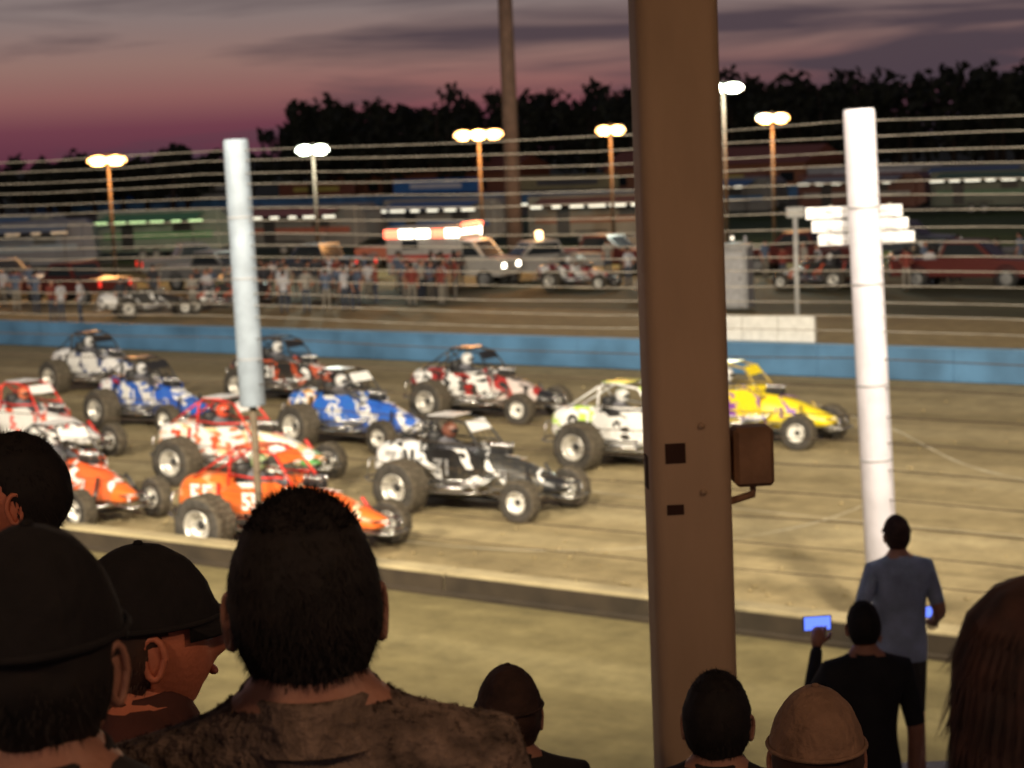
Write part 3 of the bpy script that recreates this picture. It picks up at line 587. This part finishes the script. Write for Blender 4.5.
def sq(z,h,cx=0,r=.045): 
    pts=[]
    for ax,ay,q0 in((1,1,0),(-1,1,90),(-1,-1,180),(1,-1,270)):
        for k in range(6):
            q=r_(q0+k*18); pts.append((ax*(h-r)+r*math.cos(q),ay*(h-r)+r*math.sin(q),z))
    return pts
b.loft([sq(0,.122),sq(8.7,.122)],0)
b.box((0,0,3.0),(.3,.3,.03),0); b.box((0,0,8.68),(.4,.4,.04),0)
b.box((-.05,-.1235,5.17),(.06,.004,.06),1); b.box((-.055,-.1235,5.00),(.05,.004,.03),1); b.box((-.1235,-.0,5.1),(.004,.07,.1),1)
for zz in(5.25,5.05): b.tube([(.03,-.122,zz),(.03,-.134,zz)],.009,0)
b.obj('grandstand_post',[tan,holem],(.52,6.0,0),r_(3))
b=MB(); b.box((0,0,0),(.12,.1,.18),0,bev=.012); b.box((0,-.053,0),(.10,.008,.16),0,bev=.003); b.tube([(0,0,-.09),(0,0,-.12),(-.06,.02,-.14),(-.1,.02,-.14)],.012,0); b.box((-.07,.02,0),(.06,.04,.12),0)
b.obj('junction_box',[pm('box_paint',(.34,.19,.10),.7,0,.3,9,.2)],(.715,5.97,5.14),r_(3))
b=MB()
b.box((0,3.2,8.8),(60,12,.12),0)
for x in range(-28,29,4): b.box((x,3.2,8.64),(.12,11.6,.2),1)
b.box((0,9.3,8.65),(60,.15,.45),1)
b.obj('grandstand_roof',[pm('roof_tin',(.2,.2,.2),.6,.3,.2,2),steel])
for x in (-9.5,10.5):
    b=MB(); b.loft([sq(0,.122),sq(8.7,.122)],0); b.obj('grandstand_post',[tan],(x,6.0,0))
glow=pm('lamp_glass_white',(.9,.9,.9),.3,emit=(1,.95,.85),es=25)
for i,x in enumerate((-19,-6,5,17)):
    p=Vector((x,8.6,16.5)); tgt=Vector((x*.5-3,50,0))
    b=MB(); b.tube([(x,8.3,8.86),(x,8.3,16.9)],[.13,.09],0,10); b.box((x,8.3,16.8),(2.6,.12,.12),0); b.obj('floodlight_mast',[galv])
    q=(tgt-p).to_track_quat('-Z','Y')
    b=MB()
    for dx in(-.8,0,.8): b.box((dx,0,0),(.7,.5,.2),0,bev=.02); b.box((dx,0,-.105),(.6,.42,.01),1)
    o=b.obj('floodlight',[blackp,glow],p); o.rotation_euler=q.to_euler()
    l=bpy.data.lights.new('flood','SPOT'); l.energy=(48000,32000,27000,31000)[i]; l.spot_size=r_(100); l.spot_blend=1.0; l.shadow_soft_size=.5; l.color=(1,.86,.64)
    lo=bpy.data.objects.new('flood_lamp',l); sc.collection.objects.link(lo); lo.location=p+(tgt-p).normalized()*.25; lo.rotation_euler=q.to_euler()
for x,y,en in((-2.5,-1.0,120),(3.0,0.8,110)):
    l=bpy.data.lights.new('bulb','POINT'); l.energy=en; l.color=(1,.62,.38); l.shadow_soft_size=.15
    lo=bpy.data.objects.new('bulb_lamp',l); sc.collection.objects.link(lo); lo.location=(x,y,8.0)
    b=MB(); b.ell((0,0,0),(.06,.06,.08),1); b.tube([(0,0,.08),(0,0,.45)],.02,0); b.obj('ceiling_bulb',[blackp,pm('bulb_glass',(.9,.7,.4),.3,emit=(1,.55,.25),es=8)],(x,y,8.18))

# ------------------------------------------------------------ infield lamps
wood=pm('wood_pole',(.045,.03,.02),.9,0,.3,2)
def lamp(x,y,z,col,en,wd=1.3,es=14,heads=2):
    b=MB(); b.tube([(0,0,0),(0,0,z+.3)],[.12,.07],0,10); b.box((0,0,z+.1),(wd*.8,.1,.1),0)
    for k in range(heads):
        xx=(k-(heads-1)/2)*wd/heads; M=Matrix.Translation((xx,-.25,z))@Matrix.Rotation(r_(-25),4,'X')
        b.box((0,0,0),(wd/heads*.98,.2,.5),1,M=M,bev=.06); b.ell((xx,-.36,z-.04),(wd/heads*.55,.08,.25),2,14,8)
    b.obj('light_pole',[wood,blackp,pm('lampface%.1f%.1f'%(x,y),(.9,.8,.6),.3,emit=col,es=es)],(x,y,0))
    l=bpy.data.lights.new('polelamp','POINT'); l.energy=en; l.color=col; l.shadow_soft_size=.5
    lo=bpy.data.objects.new('pole_lamp_light',l); sc.collection.objects.link(lo); lo.location=(x,y-1.2,z-.3)
OR=(1,.45,.13); WH=(.85,1,.85)
lamp(-19.7,100.7,6.2,OR,2500,1.9,4); lamp(-9.45,100.7,6.3,WH,2500,1.6,8); lamp(-1.15,100.8,6.7,OR,3000,2.4,5,3); lamp(5.43,100.8,6.65,OR,1800,1.4,3); lamp(11.16,101,8.5,WH,3500,1.9,12); lamp(13.54,100.8,6.9,OR,2400,1.6,3.5)
b=MB(); b.tube([(0,0,0),(0,0,22)],[.46,.36],0,12); b.box((0,0,21.2),(2.8,.2,.2),0); b.box((0,0,20),(2.4,.2,.2),0); b.obj('utility_pole',[pm('pole_tan',(.085,.055,.045),.9,0,.25,2)],(.5,112,0))

# ------------------------------------------------------------ pit vehicles
glass=pm('glass_dark',(.02,.025,.03),.1,0,.1)
tyre2=pm('road_tyre',(.03,.03,.03),.9)
def rwheel(b,x,y,r=.36): b.lathe([(.001,-.11),(.5*r,-.12),(.6*r,-.1),(r*.95,-.11),(r,-.06),(r,.06),(r*.95,.11),(.6*r,.1),(.5*r,.12),(.001,.11)],(x,y,r),[2,2,1,1,1,1,1,2,2],20)
rimd=pm('rim_dull',(.2,.2,.2),.5)
def trailer(x,y,rot,col,stripe,Ln=7.5,lit=None):
    b=MB(); h=2.7; m=[pm('tr%s'%str(col),col,.45,0,.12,1),tyre2,rimd,pm('trs%s'%str(stripe),stripe,.5),blackp,pm('awning%s'%str(lit),(.5,.5,.45),.4,emit=lit or (1,1,1),es=1.3 if lit else 0)]
    b.box((0,0,.5+h/2-.1),(Ln,2.4,h-.2),0,bev=.08)
    b.prism([(Ln/2,.6),(Ln/2+.7,.9),(Ln/2+.5,2.6),(Ln/2,3.0)],-1.1,1.1,0)
    for sg in(-1,1):
        b.box((0,sg*1.205,1.5),(Ln*.9,.012,.35),3); b.box((-Ln*.25,sg*1.21,1.55),(.8,.02,1.8),4); b.box((Ln*.2,sg*1.21,1.95),(1.2,.02,.5),4)
        for xx in(-.5,.4): rwheel(b,xx-.6,sg*1.1)
        b.box((-.55,sg*1.22,.82),(2.0,.08,.12),4)
        b.add([(-Ln*.4,sg*1.22,2.85),(Ln*.4,sg*1.22,2.85),(Ln*.4,sg*3.2,2.45),(-Ln*.4,sg*3.2,2.45)],[(0,1,2,3)],3,False)
        for k in range(int(Ln/1.3)): b.box((-Ln*.36+k*1.25,sg*3.22,2.38),(U(.5,1.1),.06,.13),5)
        for xx in(-.39,.39): b.tube([(xx*Ln,sg*3.15,0),(xx*Ln,sg*3.15,2.46)],.03,4)
    b.tube([(Ln/2,0,.5),(Ln/2+1.6,0,.5)],.06,4)
    b.obj('race_trailer',m,(x,y,0),rot)
def pickup(x,y,rot,col,name='pickup_truck'):
    b=MB(); m=[pm('pk%s'%str(col),col,.3,0,.06,1),tyre2,rimd,glass,blackp,pm('hl',(1,1,.9),.2,emit=(1,.95,.8),es=2),pm('tl',(.6,.02,.02),.2,emit=(1,.05,.03),es=1)]
    b.prism([(-2.7,.5),(2.6,.45),(2.7,.7),(2.62,1.05),(1.2,1.15),(-2.7,1.1)],-.95,.95,0)
    b.prism([(-.9,1.13),(1.25,1.14),(.6,1.78),(-.6,1.82)],-.82,.82,0)
    for sg in(-1,1):
        b.prism([(-.75,1.2),(1.0,1.2),(.5,1.68),(-.55,1.7)],sg*.825,sg*.835,3)
        for xx in(-1.7,1.75): rwheel(b,xx,sg*.88,.38); b.lathe([(.42,-.02),(.48,0),(.42,.02)],(xx,sg*.955,.42),4,20)
        b.box((2.67,sg*.7,.85),(.04,.3,.15),5); b.box((-2.71,sg*.82,.9),(.04,.14,.25),6)
    b.add([(1.27,-.75,1.18),(1.27,.75,1.18),(.66,.7,1.72),(.66,-.7,1.72)],[(0,1,2,3)],3,False)
    b.add([(-.92,-.7,1.2),(-.92,.7,1.2),(-.66,.66,1.72),(-.66,-.66,1.72)],[(0,1,2,3)],3,False)
    b.box((2.7,0,.55),(.12,1.8,.18),4,bev=.02); b.box((-2.75,0,.55),(.12,1.8,.18),4,bev=.02)
    b.obj(name,m,(x,y,0),rot)
def ambulance(x,y,rot):
    b=MB(); m=[pm('amb_white',(.38,.36,.34),.3,0,.1),tyre2,rimd,glass,pm('amb_red',(.4,.03,.02),.4),pm('beacon_red',(1,.1,.05),.3,emit=(1,.16,.08),es=5),pm('beacon_white',(1,1,1),.3,emit=(1,.9,.7),es=9),blackp]
    b.box((-1.0,0,1.65),(3.6,2.2,2.1),0,bev=.06)
    b.prism([(.75,.55),(2.7,.5),(2.75,1.15),(1.9,1.35),(1.35,2.05),(.75,2.1)],-.98,.98,0)
    for sg in(-1,1):
        b.box((-1.0,sg*1.105,1.35),(3.5,.012,.28),4); b.prism([(.9,1.4),(1.75,1.4),(1.3,1.95),(.9,1.98)],sg*.985,sg*.995,3); b.box((-1.6,sg*1.105,1.95),(.8,.012,.4),3)
        for xx in(-1.9,1.9): rwheel(b,xx,sg*.95,.4)
        for k,xx in enumerate((-2.5,-1.75,-.95,-.15,.5)): b.box((xx,sg*1.12,2.42),(.66,.06,.36),5 if k in(0,3) else 6)
        b.box((2.75,sg*.75,.95),(.05,.3,.2),6)
    b.box((.95,0,2.75),(.3,1.6,.18),5,bev=.03); b.box((.8,0,2.45),(.06,1.6,.2),6)
    b.add([(1.93,-.8,1.38),(1.93,.8,1.38),(1.4,.75,2.0),(1.4,-.75,2.0)],[(0,1,2,3)],3,False)
    b.obj('ambulance',m,(x,y,0),rot)
ambulance(-2.3,88,r_(-25)); 
pickup(1.5,90,r_(-160),(.3,.29,.28),'tow_truck')
b=MB(); b.box((0,0,0),(1.9,.3,.3),0,bev=.06); b.box((0,-.16,0),(1.7,.02,.2),0); b.tube([(-.5,0,-.22),(-.5,0,-.14)],.03,1); b.tube([(.5,0,-.22),(.5,0,-.14)],.03,1)
o=b.obj('light_bar',[pm('beacon_amber',(1,.7,.3),.3,emit=(1,.62,.3),es=6),blackp],(0,0,2.04),r_(70),bpy.data.objects['tow_truck'])
for x,y,r1,c in((-24,94,-30,(.1,.1,.13)),(-19,88,140,(.09,.015,.012)),(-13.5,93,-35,(.16,.16,.16)),(-9,96,150,(.03,.04,.07)),(4.5,93,-30,(.09,.015,.015)),(8,94,160,(.04,.04,.05)),(17.5,76,-30,(.10,.015,.012)),(22,80,-35,(.1,.1,.1)),(13,88,150,(.08,.015,.012)),(-28,96,0,(.2,.2,.2)),(18.5,94,-30,(.04,.05,.07)),(26,88,150,(.12,.12,.12)),(-16,102,20,(.07,.07,.08)),(-5,104,-20,(.14,.04,.025)),(9,104,-30,(.1,.1,.1))): pickup(x,y,r_(r1),c)
LW=(1,.95,.75); LG=(.6,1,.4)
for x,y,r1,c,s_,lt,ln in((-33,128,-10,(.16,.17,.16),(.03,.12,.25),LW,9),(-21,124,-14,(.16,.2,.17),(.06,.22,.08),LG,8),(-12,122,-25,(.11,.11,.11),(.2,.06,.04),LW,8),(-3.5,124,-30,(.13,.13,.13),(.03,.08,.22),LW,8),(6,120,-20,(.13,.12,.1),(.16,.06,.03),LW,9),(16,150,-30,(.12,.12,.12),(.03,.12,.28),LW,9),(26,146,-30,(.1,.03,.02),(.25,.25,.25),LW,9),(-42,140,0,(.14,.14,.14),(.12,.12,.12),LW,10),(38,160,-30,(.14,.14,.14),(.05,.14,.3),LW,9),(-27,112,5,(.05,.06,.09),(.1,.14,.2),None,7),(34,140,-30,(.08,.1,.08),(.06,.14,.08),LW,8)):
    trailer(x,y,r_(r1),c,s_,ln,lt)
b=MB(); b.box((0,0,1.15),(1.05,1.05,2.1),0,bev=.05); b.box((0,-.53,1.15),(.75,.02,1.8),1,bev=.005); b.loft([[(x*s,y*s,z) for x,y in((-.55,-.55),(.55,-.55),(.55,.55),(-.55,.55))] for s,z in((1,2.2),(1,2.25),(.8,2.36),(.3,2.4))],2); b.tube([(.3,.3,2.3),(.3,.3,2.6)],.05,1); b.box((.28,-.545,1.15),(.04,.02,.12),3)
b.obj('portable_toilet',[pm('pt_grey',(.3,.3,.31),.5),pm('pt_door',(.38,.38,.4),.5),pm('pt_roof',(.4,.4,.4),.5),blackp],(8.0,70,0),r_(-20))
src=[o for o in sc.objects if o.name.startswith('sprint_car')]
for i,(x,y,a) in enumerate(((-15,78,20),(-10.5,80,200),(6,76,-20),(20.5,69,-30),(13,78,150),(2.2,84,-30),(17,84,10))):
    q=src[(7,2,4,7,2,4,2)[i]]; o=bpy.data.objects.new('sprint_car',q.data); sc.collection.objects.link(o); o.location=(x,y,0); o.rotation_euler=(0,0,r_(a))
cm=[skinm,hblk,capd,lips,eyew,iris,pm('cs1',(.5,.5,.54),.9),pm('ct',(.05,.06,.09),.9),shoe,pm('cs2',(.2,.04,.03),.9),pm('cs3',(.1,.13,.2),.9),pm('cs4',(.3,.28,.25),.9),pm('cs5',(.04,.04,.05),.9),pm('ct2',(.22,.2,.17),.9)]
vars_=[person_mb(1.75,cap=1,lod=0,arms='down')[0],person_mb(1.68,cap=0,lod=0,arms='cross')[0],person_mb(1.8,cap=1,lod=0,arms='hip')[0]]
b=MB()
for i in range(115):
    if i<68: x=U(-13,-2); y=U(76,88)
    elif i<90: x=U(-28,-15); y=U(76,90)
    else: x=U(2,24); y=88-.9*x+U(-1,10)
    vb=vars_[i%3]; sh=random.choice([6,9,10,11,12,6,12]); b.merge(vb,Matrix.Translation((x,y,0))@Matrix.Rotation(U(0,6.3),4,'Z')@Matrix.Scale(U(.93,1.05),4),{0:0,1:1,2:2,3:3,4:4,5:5,6:sh,7:random.choice([7,13]),8:8})
b.obj('infield_crowd',cm)
b=MB(); 
for k in range(3): b.box((k*1.05,0,1.16),(1.03,.05,.66),0,bev=.01)
for k in range(4): b.box((-.5+k*1.04,.05,.95),(.06,.05,1.1),1)
o=b.obj('sponsor_board',[pm('board_white',(.7,.7,.68),.5,0,.12),galv],W(-26.6,44.78),TR)
b=MB(); b.tube([(0,0,0),(0,0,3.9)],.07,0,10); b.box((0,0,3.9),(.5,.2,.3),0,bev=.03); b.obj('marker_pole',[pm('marker_grey',(.35,.35,.35),.5)],(8.1,56,0))
b=MB(); b.box((0,168,.6),(400,.2,1.2),0); b.obj('back_straight_wall',[blue],rz=TR)
cols=[(.05,.2,.5),(.5,.5,.48),(.25,.08,.04),(.05,.2,.5),(.35,.3,.15),(.2,.08,.05),(.4,.4,.4),(.06,.15,.08)]
for i in range(16):
    b=MB(); ln=U(9,15); b.box((0,0,2.0),(ln,.12,1.5),0,bev=.02)
    for xx in(-.4,0,.4): b.box((xx*ln,.12,1.3),(.15,.12,2.6),1)
    b.box((0,-.065,2.0),(ln*.6,.012,.5),2)
    b.obj('billboard',[pm('bb%d'%(i%8),cols[i%8],.5),wood,pm('bbt%d'%(i%3),[(.8,.8,.8),(.1,.1,.1),(.6,.5,.1)][i%3],.5)],W(-190+i*17.5,171),TR)
for i,(s,n,ln,c) in enumerate(((-150,185,30,(.25,.09,.05)),(-108,182,24,(.3,.12,.06)),(-60,190,26,(.12,.12,.13)),(-10,186,22,(.25,.1,.06)))):
    b=MB(); b.box((0,0,1.6),(ln,8,3.2),0); b.prism([(-4.6,3.2),(4.6,3.2),(0,4.9)],-ln/2-.4,ln/2+.4,1,M=Matrix.Rotation(math.pi/2,4,'Z'))
    for k in range(int(ln/4)): b.box((-ln/2+2+k*4,-4.03,1.8),(1.6,.05,1.0),2); 
    b.box((0,-4.03,1.1),(1.2,.07,2.2),2)
    b.obj('pit_building',[pm('bld%d'%i,c,.8),pm('bldroof',(.28,.09,.05),.7),glass],W(s,n),TR)
leaf=pm('foliage_dark',(.022,.024,.014),.9,0,.5,.3); b=MB()
def tree(x,y,h):
    b.tube([(x,y,0),(x+U(-.3,.3),y,h*.5),(x+U(-.5,.5),y,h*.85)],[.35,.22,.06],1,6)
    for j in range(8):
        cx,cy,cz=x+U(-.3,.3)*h,y+U(-.2,.2)*h,h*U(.38,.88); rr=h*U(.14,.25)*(1.15-cz/h*.5)
        for k in range(38):
            d=Vector((random.gauss(0,1),random.gauss(0,1),random.gauss(0,1))).normalized()*rr*U(.4,1.05); p=Vector((cx,cy,cz))+d; s=U(.35,.8)
            a=Vector((R()-.5,R()-.5,R()-.5)).normalized()*s; c=a.cross(Vector((R(),R(),R()))).normalized()*s; b.add([p-a,p+c*.6,p+a,p-c*.6],[(0,1,2,3)],0,False)
for i in range(230):
    x=U(-90,120); y=U(225,250)-x*.15
    px=x/y
    h=U(9.5,13) if px>-.11 else U(4.5,8)
    if px>.0: h+=1
    tree(x,y,h)
b.obj('distant_trees',[leaf,wood])
